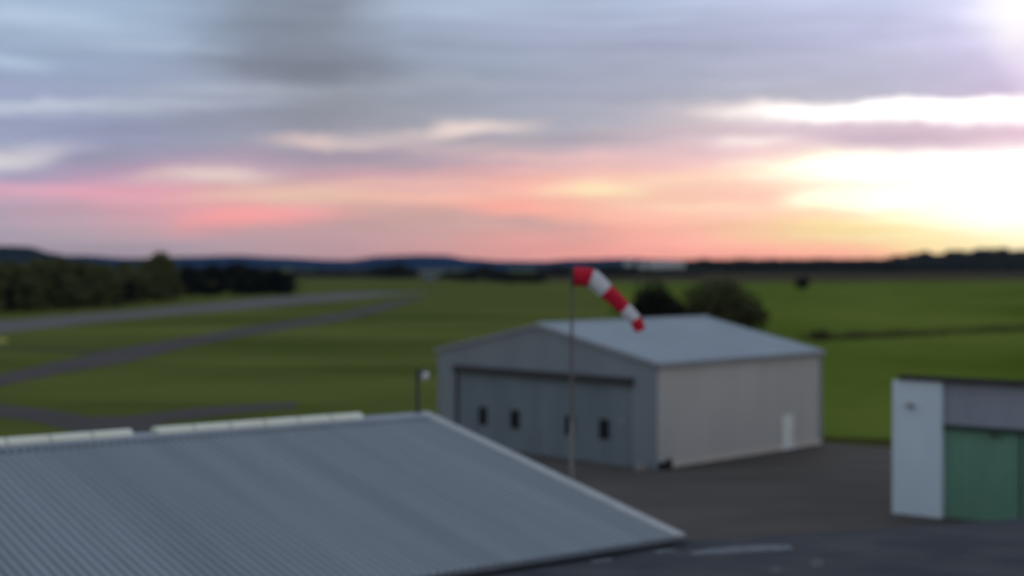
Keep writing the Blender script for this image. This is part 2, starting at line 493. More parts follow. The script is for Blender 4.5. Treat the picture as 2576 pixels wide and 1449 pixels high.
# raised asphalt terrace in front, banked down to the apron
TZ = 3.06
e0, e1, e2 = G(1690, 1372, TZ), G(2217, 1331, TZ), G(2576, 1304, TZ)
e3 = e2 + (e2 - e1) * 0.9
HU = Vector((.803, .596, 0))            # hall: along the ridge
HS = Vector((.596, -.803, 0))           # hall: down the slope, towards the camera side
HA = G(1068, 1043, 5.6)                 # end of the hall's ridge
run = 13.35
HB = HA + HS * run                      # end of the eave
el_ = HB - HS * .45
t_top = [el_ - HU * .25, e1, e2, e3, Vector((30, 4, TZ)), Vector((-14, 4, TZ)), el_ - HU * 30]
t_top = [Vector((p.x, p.y, TZ)) for p in t_top]
b = MB()
b.face(t_top)
bank = [Vector((p.x, p.y, .02)) + Vector((-.15, 1.6, 0)) for p in t_top[:4]]
for i in range(3):
    b.face([t_top[i], bank[i], bank[i + 1], t_top[i + 1]])
b.face([t_top[3], bank[3], (33, 4, 0.02), t_top[4]])
b.build('terrace', M['terrace'], kind='structure')


def patch(name, mat, pts, z):
    return sheet(name, mat, [G(x, y, z) for x, y in pts], z)


patch('road_marking', M['paint'], [(1735, 1388), (1800, 1377), (1900, 1370), (1985, 1369), (1998, 1380), (1960, 1386), (1850, 1391), (1740, 1397)], TZ + .006)
patch('road_marking', M['paint'], [(1640, 1386), (1690, 1381), (1700, 1386), (1655, 1392)], TZ + .006)
patch('road_marking', M['paint'], [(1482, 1411), (1530, 1404), (1546, 1408), (1500, 1415)], TZ + .006)
patch('worn_patch', M['wornpatch'], [(2035, 1412), (2056, 1402), (2074, 1410), (2070, 1424), (2046, 1428)], TZ + .006)
patch('worn_patch', M['wornpatch'], [(1930, 1432), (1956, 1424), (1974, 1434), (1950, 1446)], TZ + .006)


# ------------------------------------------------------------------ hills behind
def hills(name, mat, prof, dist, depth, floor=-2.0):
    """a long wooded ridge: cross sections with a rounded back and front"""
    b = MB()
    k = []
    rr = random.Random(len(prof))
    xs = [prof[0][0] + (prof[-1][0] - prof[0][0]) * i / 90 for i in range(91)]
    for x in xs:
        for (xa, ya), (xb, yb) in zip(prof[:-1], prof[1:]):
            if xa <= x <= xb:
                t = (x - xa) / (xb - xa)
                t = t * t * (3 - 2 * t)
                y = ya + (yb - ya) * t
                break
        p = D(x, y - 3.5, dist)
        h = max(p.z + rr.uniform(-.02, .02) * 11, 0.5)
        row = []
        for j in range(9):
            u = j / 8 * 2 - 1
            q = Vector((p.x * (1 + u * depth / dist), dist + u * depth, 0))
            row.append((q.x, q.y, floor + (h - floor) * (1 - u * u) ** 1.2))
        k.append(row)
    n = len(k)
    for r_ in k:
        b.v += r_
    for i in range(n - 1):
        for j in range(8):
            a = i * 9 + j
            b.f.append((a, a + 9, a + 10, a + 1))
            b.m.append(0)
    return b.build(name, mat, smooth=True, kind='structure')


hills('hill', M['hillnear'], [(-700, 640), (-300, 622), (0, 622), (70, 624), (130, 640), (200, 655), (300, 668)], 1700, 260)
hills('hills', M['hill'], [(-900, 655), (100, 648), (200, 646), (330, 653), (480, 649), (590, 646), (700, 651), (840, 657), (1000, 661), (1160, 664)], 4600, 700)
hills('hill', M['hill'], [(740, 668), (870, 658), (960, 648), (1060, 645), (1120, 646), (1180, 655), (1260, 660), (1360, 661), (1440, 656), (1580, 653), (1660, 656), (1760, 660), (1900, 664), (2100, 668)], 3600, 500)
hills('hills', M['hill'], [(1500, 664), (1700, 657), (2100, 656), (2250, 655), (2600, 650), (3200, 650)], 5200, 700)


# ------------------------------------------------------------------ trees
def make_tree(seed, w, h, leaf, trunk_h, mats, n=1500, size=.45, name='tree', dense=1.0):
    """tapered trunk with limbs; crown of leaf-sized faces spread through uneven clumps"""
    rr = random.Random(seed)
    root = bpy.data.objects.new(name, None)
    COL.objects.link(root)
    t = MB()
    lean = Vector((rr.uniform(-.3, .3), rr.uniform(-.3, .3), 0))
    top = h * .72
    pts = [Vector((0, 0, -.3)), Vector((0, 0, trunk_h * .5)) + lean * .3, Vector((0, 0, trunk_h)) + lean * .6, Vector((0, 0, top)) + lean]
    r0 = max(.05 * w, .06)
    t.tube(pts, [r0 * 1.25, r0, r0 * .8, r0 * .2], 7)
    clumps = []
    nc = int(13 + w * 1.2)
    for i in range(nc):
        a = rr.uniform(0, 2 * math.pi)
        zz = rr.uniform(0, 1)
        prof = math.sin(math.pi * min(1, .30 + zz * .55)) ** .6
        rad = w / 2 * prof * rr.uniform(.35, .9)
        c = Vector((math.cos(a) * rad, math.sin(a) * rad, h * .05 + trunk_h * .3 + (h * .92 - trunk_h * .3) * (.03 + .87 * zz)))
        clumps.append((c, w * rr.uniform(.14, .24)))
    clumps.append((Vector((lean.x, lean.y, h * .9)), w * .15))
    for i in range(5):
        c, _ = clumps[i]
        s = Vector((0, 0, trunk_h * rr.uniform(.7, 1.1))) + lean * .5
        t.tube([s, (s + c) / 2 + Vector((0, 0, .3)), c], [r0 * .5, r0 * .32, r0 * .1], 5)
    t.build('trunk', mats[1], root)
    cr = MB()
    for i in range(n):
        c, rad = clumps[rr.randrange(len(clumps))]
        d = Vector((rr.gauss(0, 1), rr.gauss(0, 1), rr.gauss(0, 1)))
        d = d / max(d.length, .01) * rad * (rr.random() ** .45) * 1.1
        p = c + d
        if p.z < .05:
            p.z = rr.uniform(.05, .5)
        s = size * rr.uniform(.6, 1.4)
        e1 = Vector((rr.gauss(0, 1), rr.gauss(0, 1), rr.gauss(0, .7))).normalized()
        e2 = e1.orthogonal().normalized()
        e2 = (Matrix.Rotation(rr.uniform(0, 6.28), 3, e1) @ e2)
        cr.face([p - e1 * s, p - e2 * s * .55, p + e1 * s, p + e2 * s * .55])
    cr.build('crown', mats[0], root)
    return root


def put(proto, x, y, w, h, label, cat, group=None, rz=None, first=set()):
    """stand a tree at a spot; proto sizes are (w, h)"""
    root, pw, ph = proto
    if id(root) in first:
        o = copy_tree(root)
    else:
        o = root
        first.add(id(root))
    o.location = (x, y, 0)
    o.rotation_euler = (0, 0, random.uniform(0, 6.28) if rz is None else rz)
    o.scale = (w / pw, w / pw, h / ph)
    return tag(o, label, cat, group)


random.seed(5)
om, dm, bm_, fm = (M['leafolive'], M['bark']), (M['leafdark'], M['bark']), (M['leafbrown'], M['bark']), (M['leaffar'], M['bark'])
olive = [(make_tree(11 + i, 8, 12, None, 1.2, om, 3000, .42, 'tree'), 8, 12) for i in range(4)]
darkt = [(make_tree(31 + i, 9, 10, None, 1.2, dm, 3000, .42, 'tree'), 9, 10) for i in range(2)]
fart = [(make_tree(51 + i, 9, 10, None, .8, fm, 1500, .7, 'tree'), 9, 10) for i in range(3)]


def stand(protos, x, ybase, ytop, wpx, label, cat='tree', group=None, i=0):
    g = G(x, ybase)
    d = g.y
    h = max(CAM_H - (ytop - HZ) * d / FPX, 1.0)
    return put(protos[i % len(protos)], g.x, g.y, wpx * d / FPX, h, label, cat, group)


g1 = 'olive trees along the far left edge of the airfield'
row = [(-70,786,664,110),(-15,783,668,90),(45,781,660,95),(95,779,646,80),(150,776,646,90),(200,772,655,85),(255,768,662,85),(310,765,657,80),(355,760,654,70),(428,752,652,46)]
for i, (x, yb, yt, w) in enumerate(row):
    stand(olive, x, yb, yt, w, 'olive green tree in the dense row along the left edge of the airfield', 'tree', g1, i)
for i, (x, yb, yt, w) in enumerate([(20,768,655,110),(120,764,650,100),(225,758,660,100),(330,752,660,90),(70,785,690,90),(-20,790,695,80),(180,780,695,80),(240,776,700,70),(285,772,695,80),(345,764,690,70),(395,760,685,70),(430,756,690,60)]):
    stand(olive, x, yb, yt, w, 'olive green tree in the dense row along the left edge of the airfield', 'tree', g1, i + 1)
stand(olive, 398, 755, 632, 74, 'tallest olive tree, rising above the hills next to the near-black trees', 'tree', g1, 2)
for i, (x, yb, yt, w) in enumerate([(118,777,690,70),(160,777,705,60),(312,766,700,60),(22,783,705,60)]):
    stand(darkt, x, yb, yt, w, 'dark shrub filling a gap at the foot of the olive tree row on the left', 'shrub', 'dark shrubs in the gaps of the left tree row', i)
g2 = 'near-black trees at the end of the left tree row'
for i, (x, yb, yt, w) in enumerate([(472,746,670,90),(530,745,668,80),(592,743,663,90),(640,742,672,80),(690,741,676,80),(716,741,688,64)]):
    stand(darkt, x, yb, yt, w, 'rounded near-black tree at the right end of the left tree row', 'tree', g2, i)
g3 = 'small dark trees far out behind the runway end'
for i, (x, yb, yt, w) in enumerate([(945,699,676,36),(968,700,672,38),(1000,700,664,40),(1028,700,678,30)]):
    stand(fart, x, yb, yt - 3, w * 1.3, 'small dark tree in the far clump behind the runway, below the wooded hill', 'tree', g3, i)
g4 = 'low dark trees in the far line left of the windsock'
for i, (x, yb, yt, w) in enumerate([(1130,706,688,34),(1160,707,690,34),(1190,708,680,40),(1222,709,675,46),(1255,710,684,40),(1290,712,688,46),(1322,713,690,44),(1350,712,694,36)]):
    stand(fart, x, yb, yt - 5, w * 1.35, 'low dark tree in the far line left of the windsock', 'tree', g4, i)
g5 = 'dark trees on the right horizon'
for i, (x, yb, yt, w) in enumerate([(2262,681,652,44),(2295,681,647,46),(2322,681,642,50),(2352,681,651,46),(2385,681,647,48),(2414,681,638,54),(2450,681,641,52),(2484,681,635,56),(2525,681,634,58),(2562,681,640,50),(2605,681,636,60)]):
    stand(fart, x, yb, yt - 8, w * 1.7, 'dark tree of the tall wood on the right horizon under the bright sky', 'tree', g5, i)


def wood(name, specs, mat, seed, size, per):
    """a far-off wood that reads as one mass"""
    rr = random.Random(seed)
    b = MB()
    for x0, x1, yb, yt, jit in specs:
        d = G(x0, yb).y
        n = int((x1 - x0) * per)
        bumps = [rr.uniform(0, 1) for _ in range(40)]
        for i in range(n):
            u = rr.random()
            x = x0 + (x1 - x0) * u
            k = u * 30
            hgt = (bumps[int(k)] * (1 - k % 1) + bumps[int(k) + 1] * (k % 1))
            top = CAM_H - (yt + jit * (1 - hgt) - HZ) * d / FPX
            p = Vector(((x - CX) / FPX * d, d + rr.uniform(-25, 25), max(rr.random() ** .7 * top, .3)))
            s = size * rr.uniform(.6, 1.5)
            e1 = Vector((rr.gauss(0, 1), rr.gauss(0, 1), rr.gauss(0, .6))).normalized()
            e2 = e1.orthogonal().normalized()
            b.face([p - e1 * s, p - e2 * s * .6, p + e1 * s, p + e2 * s * .6])
    return b.build(name, mat, kind='stuff')


w1 = wood('far_wood', [(735, 945, 696, 679, 8), (1040, 1160, 692, 684, 5), (1350, 1600, 696, 668, 8), (1590, 1760, 693, 676, 3)], M['leaffar'], 3, 2.2, 10)
tag(w1, 'low dark band of far woodland across the middle of the horizon', 'woodland')
w2 = wood('far_wood', [(1700, 2010, 687, 651, 6), (2000, 2280, 687, 650, 5), (2240, 2900, 685, 648, 10)], M['leaffar'], 4, 2.4, 12)
tag(w2, 'dark far woodland along the horizon right of the pale buildings', 'woodland')

# bushes behind the hangar and in the right field
bush_a = (make_tree(71, 9, 6, None, .6, dm, 5000, .26, 'bush'), 9, 6)
g = G(1645, 848)
put(bush_a, g.x, g.y, 185 * g.y / FPX, CAM_H - (728 - HZ) * g.y / FPX, 'near-black bush behind the hangar roof, next to the windsock', 'bush')
bush_b = (make_tree(72, 9, 6, None, .5, bm_, 6000, .26, 'bush'), 9, 6)
g = G(1822, 842)
put(bush_b, g.x, g.y, 225 * g.y / FPX, CAM_H - (718 - HZ) * g.y / FPX, 'wide brown-green bush rising behind the ridge end of the hangar', 'bush')
bush_c = (make_tree(73, 5, 5, None, .8, dm, 1200, .3, 'bush'), 5, 5)
g = G(2021, 728)
put(bush_c, g.x, g.y, 40 * g.y / FPX, CAM_H - (697 - HZ) * g.y / FPX, 'lone dark round bush out in the green meadow', 'bush')
bush_d = (make_tree(74, 2, 1.2, None, .2, bm_, 900, .12, 'bush'), 2, 1.2)
g = G(2064, 858)
put(bush_d, g.x, g.y, 46 * g.y / FPX, 1.5, 'small brown bush at the near end of the ditch, beside the hangar', 'bush')

# rough grass and scrub along the ditch across the right field
rr = random.Random(9)
b = MB()
for x0, y0, x1, y1, dens in ((2030, 856, 2345, 842, 1.0), (2345, 842, 2480, 836, .55), (2480, 836, 2800, 818, .8)):
    for i in range(int((x1 - x0) * 9 * dens)):
        u = rr.random()
        p = G(x0 + (x1 - x0) * u, y0 + (y1 - y0) * u)
        p += Vector((rr.uniform(-1, 1), rr.gauss(0, 3.0), rr.random() ** 1.6 * (.75 + .25 * math.sin(u * 19))))
        s = rr.uniform(.1, .24)
        e1 = Vector((rr.gauss(0, .5), rr.gauss(0, .5), 1)).normalized()
        e2 = e1.orthogonal().normalized()
        b.face([p - e1 * s, p - e2 * s * .5, p + e1 * s * 1.6, p + e2 * s * .5])
tag(b.build('scrub', M['leafbrown'], kind='stuff'), 'brown strip of rough scrub along the ditch across the meadow', 'scrub')


# ------------------------------------------------------------------ far pale buildings
def far_building(label, cat, x0, x1, yb, yt, mat, depth=18, roofrise=1.2, name='building'):
    a, c = G(x0, yb), G(x1, yb)
    d = a.y
    h = CAM_H - (yt - HZ) * d / FPX
    w = c.x - a.x
    o = thing(name, label, cat, ((a.x + c.x) / 2, d, 0))
    m = MB()
    m.box(-w / 2, w / 2, 0, depth, 0, h)
    m.build('wall', mat, o)
    m = MB()
    m.face([(-w / 2 - .4, -.4, h + .05), (w / 2 + .4, -.4, h + .05), (w / 2 + .4, depth / 2, h + roofrise), (-w / 2 - .4, depth / 2, h + roofrise)])
    m.face([(-w / 2 - .4, depth / 2, h + roofrise), (w / 2 + .4, depth / 2, h + roofrise), (w / 2 + .4, depth + .4, h + .05), (-w / 2 - .4, depth + .4, h + .05)])
    m.face([(-w / 2, 0, h), (-w / 2, depth, h), (-w / 2, depth / 2, h + roofrise - .05)])
    m.face([(w / 2, 0, h), (w / 2, depth / 2, h + roofrise - .05), (w / 2, depth, h)])
    m.build('roof', mat, o)
    k = max(2, int(w / 7))
    for i in range(k):
        xx = -w / 2 + w * (i + .5) / k
        m = MB()
        m.box(xx - .9, xx + .9, -.06, .0, h * .25, h * .45)
        m.build('window', M['shade'], o)
    return o


far_building('long pale warehouse on the horizon right of the windsock', 'warehouse', 1632, 1722, 688, 661, M['pale'])
far_building('narrow pale building on the horizon just above the windsock', 'building', 1571, 1592, 689, 659, M['pale'], 10)
far_building('small pale building between the narrow one and the warehouse on the horizon', 'building', 1606, 1624, 689, 663, M['pale'], 10)
far_building('long low grey shed in front of the wooded hill, behind the far trees', 'shed', 1055, 1150, 696, 683, M['palegrey'], 20, .6)
far_building('tiny pale hut at the far end of the runway, between two dark clumps', 'hut', 1070, 1092, 710, 698, M['palegrey'], 5, .5, 'hut')

# ------------------------------------------------------------------ hangar
TH = .777
UX = Vector((math.cos(TH), math.sin(TH), 0))
WX = Vector((-math.sin(TH), math.cos(TH), 0))
HL, HW, HE, HR = 15.6, 17.44, 5.71, 7.49
HO = Vector((7.64, 75.93, 0))
# hangar frame: local x runs along the side wall away from the camera, local y along the front to the left
hangar = thing('hangar', 'blue-grey metal hangar with a pitched roof, big sliding doors and a beige side wall', 'hangar', HO, TH)


def ribbed(b, p0, p1, z0, ztop, nrm, pitch=.33, dep=.045, mi=0):
    """vertical trapezoid sheeting between two floor points; ztop(t) gives its top"""
    p0, p1, nrm = Vector(p0), Vector(p1), Vector(nrm)
    Lg = (p1 - p0).length
    n = max(1, int(Lg / pitch))
    us = []
    for i in range(n):
        for f_, d_ in ((0, 0), (.55, 0), (.68, 1), (.87, 1)):
            us.append(((i + f_) / n, d_))
    us.append((1, 0))
    for (a, da), (c, dc) in zip(us[:-1], us[1:]):
        A = p0 + (p1 - p0) * a + nrm * dep * da
        C = p0 + (p1 - p0) * c + nrm * dep * dc
        b.face([(A.x, A.y, z0), (C.x, C.y, z0), (C.x, C.y, ztop(c)), (A.x, A.y, ztop(a))], mi)


gable = lambda t: HE + (HR - HE) * (1 - abs(2 * t - 1))
b = MB()
dl, dr, dh = 15.48, 1.67, 4.52
# front sheeting round the door opening
ribbed(b, (0, 0, 0), (0, dr, 0), .0, lambda t: gable(t * dr / HW), (-1, 0, 0))
ribbed(b, (0, dl, 0), (0, HW, 0), .0, lambda t: gable((dl + t * (HW - dl)) / HW), (-1, 0, 0))
ribbed(b, (0, dr, 0), (0, HW / 2, 0), dh, lambda t: gable((dr + t * (HW / 2 - dr)) / HW), (-1, 0, 0))
ribbed(b, (0, HW / 2, 0), (0, dl, 0), dh, lambda t: gable((HW / 2 + t * (dl - HW / 2)) / HW), (-1, 0, 0))
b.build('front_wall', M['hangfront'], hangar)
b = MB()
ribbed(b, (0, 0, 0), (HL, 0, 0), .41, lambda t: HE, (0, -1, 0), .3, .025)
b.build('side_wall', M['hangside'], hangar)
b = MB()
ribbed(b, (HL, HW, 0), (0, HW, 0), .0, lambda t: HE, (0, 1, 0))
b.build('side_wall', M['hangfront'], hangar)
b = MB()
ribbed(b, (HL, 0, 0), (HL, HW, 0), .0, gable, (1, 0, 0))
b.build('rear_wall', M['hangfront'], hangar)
b = MB()
b.box(.95, HL - .02, -.07, .02, 0, .40)
b.build('plinth', M['plinth'], hangar)


def roof_slope(b, x0, x1, y0, z0, y1, z1, pitch=.35, dep=.03):
    n = int((x1 - x0) / pitch)
    us = []
    for i in range(n):
        for f_, d_ in ((0, 0), (.6, 0), (.72, 1), (.88, 1)):
            us.append((x0 + (x1 - x0) * (i + f_) / n, d_))
    us.append((x1, 0))
    for (a, da), (c, dc) in zip(us[:-1], us[1:]):
        b.face([(a, y0, z0 + dep * da), (c, y0, z0 + dep * dc), (c, y1, z1 + dep * dc), (a, y1, z1 + dep * da)])


b = MB()
sl = (HR - HE) / (HW / 2)
roof_slope(b, -.12, HL + .12, -.15, HE + .06 - .15 * sl, HW / 2, HR + .06)
roof_slope(b, -.12, HL + .12, HW / 2, HR + .06, HW + .15, HE + .06 - .15 * sl)
roof = b.build('roof', M['hangroof'], hangar)
for x0, x1 in ((-.17, -.10), (HL + .10, HL + .17)):
  b = MB()
  for s_ in (0, 1):
    ya, yb_ = (-.15, HW / 2) if s_ == 0 else (HW + .15, HW / 2)
    za = HE - .15 * sl
    if True:
        k = len(b.v)
        b.v += [(x0, ya, za - .1), (x1, ya, za - .1), (x1, yb_, HR - .1), (x0, yb_, HR - .1), (x0, ya, za + .12), (x1, ya, za + .12), (x1, yb_, HR + .12), (x0, yb_, HR + .12)]
        for q in ((0, 1, 2, 3), (4, 5, 6, 7), (0, 1, 5, 4), (1, 2, 6, 5), (2, 3, 7, 6), (3, 0, 4, 7)):
            b.f.append(tuple(k + i for i in q))
            b.m.append(0)
  b.build('verge_trim', M['gutter'], roof)
b = MB()
b.tube([(-.12, HW / 2, HR + .08), (HL + .12, HW / 2, HR + .08)], .12, 8)
b.build('ridge_cap', M['hangroof'], roof)
b = MB()
b.box(-.1, HL + .1, -.32, -.16, HE - .17, HE + .02)
b.build('gutter', M['gutter'], roof)
b = MB()
b.box(-.06, .10, -.06, .0, 0, HE - .2)
b.box(-.06, .0, .0, .10, 0, HE - .2)
b.build('corner_trim', M['hangfront'], hangar)
b = MB()
b.box(HL - .14, HL + .06, -.085, .0, .41, HE - .18)
b.build('corner_trim', M['gutter'], hangar)
b = MB()
b.box(-.34, -.04, dr - .15, dl + .25, dh - .02, dh + .36)
b.build('door_track', M['dark'], hangar)
b = MB()
b.box(-.10, .04, dl - .06, dl + .28, .02, dh - .02)
b.build('door_jamb', M['dark'], hangar)


def hangar_door(y0, y1, off, wins):
    m = MB()
    ribbed(m, (off, y0, 0), (off, y1, 0), .06, lambda t: dh - .03, (-1, 0, 0), .6, .06)
    m.box(off - .045, off + .05, y0, y0 + .09, .05, dh - .03)
    m.box(off - .045, off + .05, y1 - .09, y1, .05, dh - .03)
    m.box(off - .04, off + .05, y0 + .09, y1 - .09, .05, .22)
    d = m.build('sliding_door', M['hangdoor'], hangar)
    for wy in wins:
        w = MB()
        w.box(off - .075, off - .02, wy - .36, wy + .36, 1.40, 2.50)
        f = w.build('window', M['dark'], d)
        w = MB()
        w.box(off - .09, off - .076, wy - .30, wy + .30, 1.46, 2.44)
        w.build('pane', M['shade'], f)
    return d


hangar_door(dr, HW / 2 - .02, -.02, (3.62, 6.22))
hangar_door(HW / 2 + .02, dl - .06, -.02, (10.6, 13.3))
b = MB()
b.box(-.08, -.065, 2.2, 2.55, 2.3, 2.75)
b.build('notice_plate', M['hangfront'], hangar)
b = MB()
b.box(12.02 - .57, 12.02 + .57, -.10, -.03, .02, 2.1)
dd = b.build('door', M['whitedoor'], hangar)
b = MB()
b.box(12.02 + .38, 12.02 + .48, -.14, -.10, 1.0, 1.06)
b.build('handle', M['dark'], dd)

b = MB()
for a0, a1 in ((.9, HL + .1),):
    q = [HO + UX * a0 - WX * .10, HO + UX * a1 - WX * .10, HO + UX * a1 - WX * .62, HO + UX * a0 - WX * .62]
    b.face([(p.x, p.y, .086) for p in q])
b.build('wall_foot_shadow', M['black'], kind='structure')  # black strip on the tarmac paints the shadow line along the side wall

# small things at the hangar's near corner
b = MB()
q = HO + UX * .62 - WX * .42
b.tube([(0, 0, 0), (0, 0, .05), (0, 0, .5), (0, 0, .58)], [.20, .19, .17, .10], 14)
tag(b.build('bollard', M['black'], loc=(q.x, q.y, .08)), 'short black bollard at the near bottom corner of the hangar', 'bollard')
b = MB()
b.box(-.28, .28, -.18, .18, 0, .26)
b.box(-.24, .24, -.14, .14, .26, .30)
q = HO + WX * .55 - UX * .55
o = b.build('concrete_block', M['concrete'], loc=(q.x, q.y, .08))
o.rotation_euler = (0, 0, TH)
tag(o, 'pale concrete block on the tarmac before the near hangar corner', 'concrete block')

# ------------------------------------------------------------------ foreground hall with the ribbed roof
hall_rot = math.atan2(HU.y, HU.x)
RZ, EZ = 5.6, 3.2
hall = thing('hall', 'low wide hall in front with ribbed blue-grey metal roof and pale ridge lights', 'hall', (HA.x, HA.y, 0), hall_rot)
# hall frame: local -x runs along the ridge to the left, local -y down the near slope
LEN = 32.0
b = MB()
pitch = .25
n = int(LEN / pitch)
us = []
for i in range(n):
    for f_, d_ in ((0, 0), (.45, 0), (.60, 1), (.85, 1)):
        us.append((-LEN + (i + f_) * pitch, d_))
us.append((-LEN + n * pitch, 0))
for sgn in (-1, 1):
    for (a, da), (c, dc) in zip(us[:-1], us[1:]):
        hh = .085
        b.face([(a, 0, RZ + hh * da), (c, 0, RZ + hh * dc), (c, sgn * run, EZ + hh * dc), (a, sgn * run, EZ + hh * da)])
hroof = b.build('roof', M['hallroof'], hall)
b = MB()
b.box(-LEN, -.25, -run + .9, run - .9, 0, EZ + .05)
b.face([(-.25, -run + .9, EZ + .05), (-.25, run - .9, EZ + .05), (-.25, 0, RZ - .12)])
b.build('wall', M['hallwall'], hall)


def slope_bar(b, x0, x1, y0, y1, lo, hi):
    """a bar lying along the near or far slope"""
    zf = lambda y: RZ - (RZ - EZ) * abs(y) / run
    k = len(b.v)
    b.v += [(x, y, zf(y) + h) for h in (lo, hi) for y in (y0, y1) for x in (x0, x1)]
    for q in ((0, 2, 3, 1), (4, 5, 7, 6), (0, 1, 5, 4), (2, 6, 7, 3), (0, 4, 6, 2), (1, 3, 7, 5)):
        b.f.append(tuple(k + i for i in q))
        b.m.append(0)


b = MB()
for y0, y1 in ((-run - .02, 0), (0, run + .02)):
    slope_bar(b, -.30, .16, y0, y1, -.18, .12)
b.build('verge_trim', M['halltrim'], hroof)
b = MB()
for sg in (-1, 1):
    y0, y1 = sorted((sg * .015, sg * .62))
    slope_bar(b, -LEN, -.31, y0, y1, .085, .115)
b.build('ridge_cap', M['hallcap'], hroof)
b = MB()
slope_bar(b, -LEN, -.31, -.80, -.63, .01, .082)
b.build('closure_shadow', M['closureshadow'], hroof)  # profile closure, coloured dark to paint in the shadow of the cap edge
b = MB()
b.tube([(-LEN, -run - .06, EZ - .03), (.1, -run - .06, EZ - .03)], .08, 8)
b.build('gutter', M['gutterdark'], hroof)


def ridge_light(x0, x1):
    m = MB()
    n = max(1, int(round((x1 - x0) / 1.3)))
    for i in range(n):
        a, c = x0 + (x1 - x0) * i / n, x0 + (x1 - x0) * (i + 1) / n
        ends = []
        for xx in (a + .012, c - .012):
            ends.append([(xx, -math.cos(math.pi * j / 8) * .30, RZ + .06 + math.sin(math.pi * j / 8) * .19) for j in range(9)])
        m.rings(ends)
    for i in range(1, n):
        xx = x0 + (x1 - x0) * i / n
        m.rings([[(xx + dx, -math.cos(math.pi * j / 8) * .306, RZ + .06 + math.sin(math.pi * j / 8) * .196) for j in range(9)] for dx in (-.016, .016)], [1])
    return m.build('ridge_light', [M['translucent'], M['seam']], hroof)


ridge_light(-10.2, -2.69)
ridge_light(-LEN + .3, -11.0)

# lamp mast on the ridge end
q = HA - HU * .30
q = Vector((q.x, q.y, RZ + .06))
mast = thing('lamp_mast', 'short dark mast with a round pale lamp on the ridge end of the front hall', 'lamp', q, hall_rot)
b = MB()
b.tube([(0, 0, 0), (0, 0, 1.62)], .06, 10)
b.tube([(0, 0, 0), (0, 0, .06)], .14, 10)
b.build('pole', M['dark'], mast)
b = MB()
b.tube([(0, 0, 1.52), (.10, -.12, 1.50), (.16, -.2, 1.44)], .03, 8)
b.build('bracket', M['dark'], mast)
b = MB()
pts, rad = [], []
ax = Vector((.25, -.85, -.3)).normalized()
c0 = Vector((.16, -.2, 1.36))
b.tube([c0 + ax * t for t in (-.16, -.12, .0, .06)], [.05, .13, .19, .20], 16)
b.build('lamp_housing', M['palegrey'], mast)
b = MB()
b.tube([c0 + ax * t for t in (.05, .10, .13, .145)], [.185, .16, .10, .03], 16)
b.build('lamp_glass', M['lampglass'], mast, True)

# ------------------------------------------------------------------ windsock beside the hall's gable
PD = 45.6
wb = D(1438, 1245, PD)
sock = thing('windsock', 'red and white striped windsock drooping from a tall thin pole in front of the hangar', 'windsock', (wb.x, wb.y, 0))
toz = lambda y: D(1438, y, PD).z
b = MB()
ztop = toz(676)
b.tube([(0, 0, 0), (0, 0, 3), (0, 0, 6.0)], [.085, .08, .07], 12)
b.tube([(0, 0, 0), (0, 0, .25)], .14, 12)
b.build('pole', M['polegrey'], sock)
b = MB()
b.tube([(0, 0, 6.0), (0, 0, 6.2), (0, 0, 6.22), (0, 0, ztop)], [.082, .082, .05, .036], 12)
b.build('upper_pole', M['pole'], sock)
pxm = PD / FPX
cent = [(1442, 696), (1464, 696), (1486, 699), (1504, 712), (1523, 731), (1540, 746), (1556, 762), (1570, 776), (1584, 790), (1597, 803), (1605, 818), (1609, 832)]
rpx = [24, 24, 23.5, 22, 20.5, 19.5, 18.5, 17.5, 16.5, 15.5, 14.5, 13.5]
band = [0, 0, 1, 1, 0, 0, 0, 1, 1, 0, 0]
b = MB()
rr = random.Random(2)


def smooth_path(P, k=3):
    out = []
    for i in range(len(P) - 1):
        for j in range(k):
            t = j / k
            p0, p1, p2, p3 = P[max(i - 1, 0)], P[i], P[i + 1], P[min(i + 2, len(P) - 1)]
            out.append(.5 * ((2 * p1) + (p2 - p0) * t + (2 * p0 - 5 * p1 + 4 * p2 - p3) * t * t + (3 * p1 - p0 - 3 * p2 + p3) * t ** 3))
    out.append(P[-1])
    return out


P3 = [Vector(((x - 1438) * pxm, -.10 - .0 * i, toz(y))) for i, (x, y) in enumerate(cent)]
path = smooth_path(P3)
rads = []
for i in range(len(rpx) - 1):
    for j in range(3):
        rads.append((rpx[i] + (rpx[i + 1] - rpx[i]) * j / 3) * pxm)
rads.append(rpx[-1] * pxm)
mi = [band[i // 3] for i in range(len(path) - 1)]
rings = []
nseg = 20
for i, p in enumerate(path):
    a, c = path[max(i - 1, 0)], path[min(i + 1, len(path) - 1)]
    t = (c - a).normalized()
    e1 = Vector((0, 1, 0))
    e2 = t.cross(e1).normalized()
    r = []
    for j in range(nseg):
        an = 2 * math.pi * j / nseg
        fold = 1 + .035 * math.sin(an * 5 + i * .35) * min(1, i / 6)
        r.append(p + (e1 * math.cos(an) + e2 * math.sin(an)) * rads[i] * fold)
    rings.append(r)
b.rings(rings, mi, cap=False)
so = b.build('sock', [M['red'], M['white']], sock, True)
b = MB()
r0 = rads[0] * 1.02
cp = [P3[0] + Vector((-.005, math.cos(2 * math.pi * j / 20) * r0, math.sin(2 * math.pi * j / 20) * r0)) for j in range(21)]
b.tube(cp, .014, 6)
b.tube([(0, 0, P3[0].z + .05), (0, -.10, P3[0].z + .05), P3[0] + Vector((0, 0, .05))], .012, 6)
b.build('ring', M['dark'], sock)

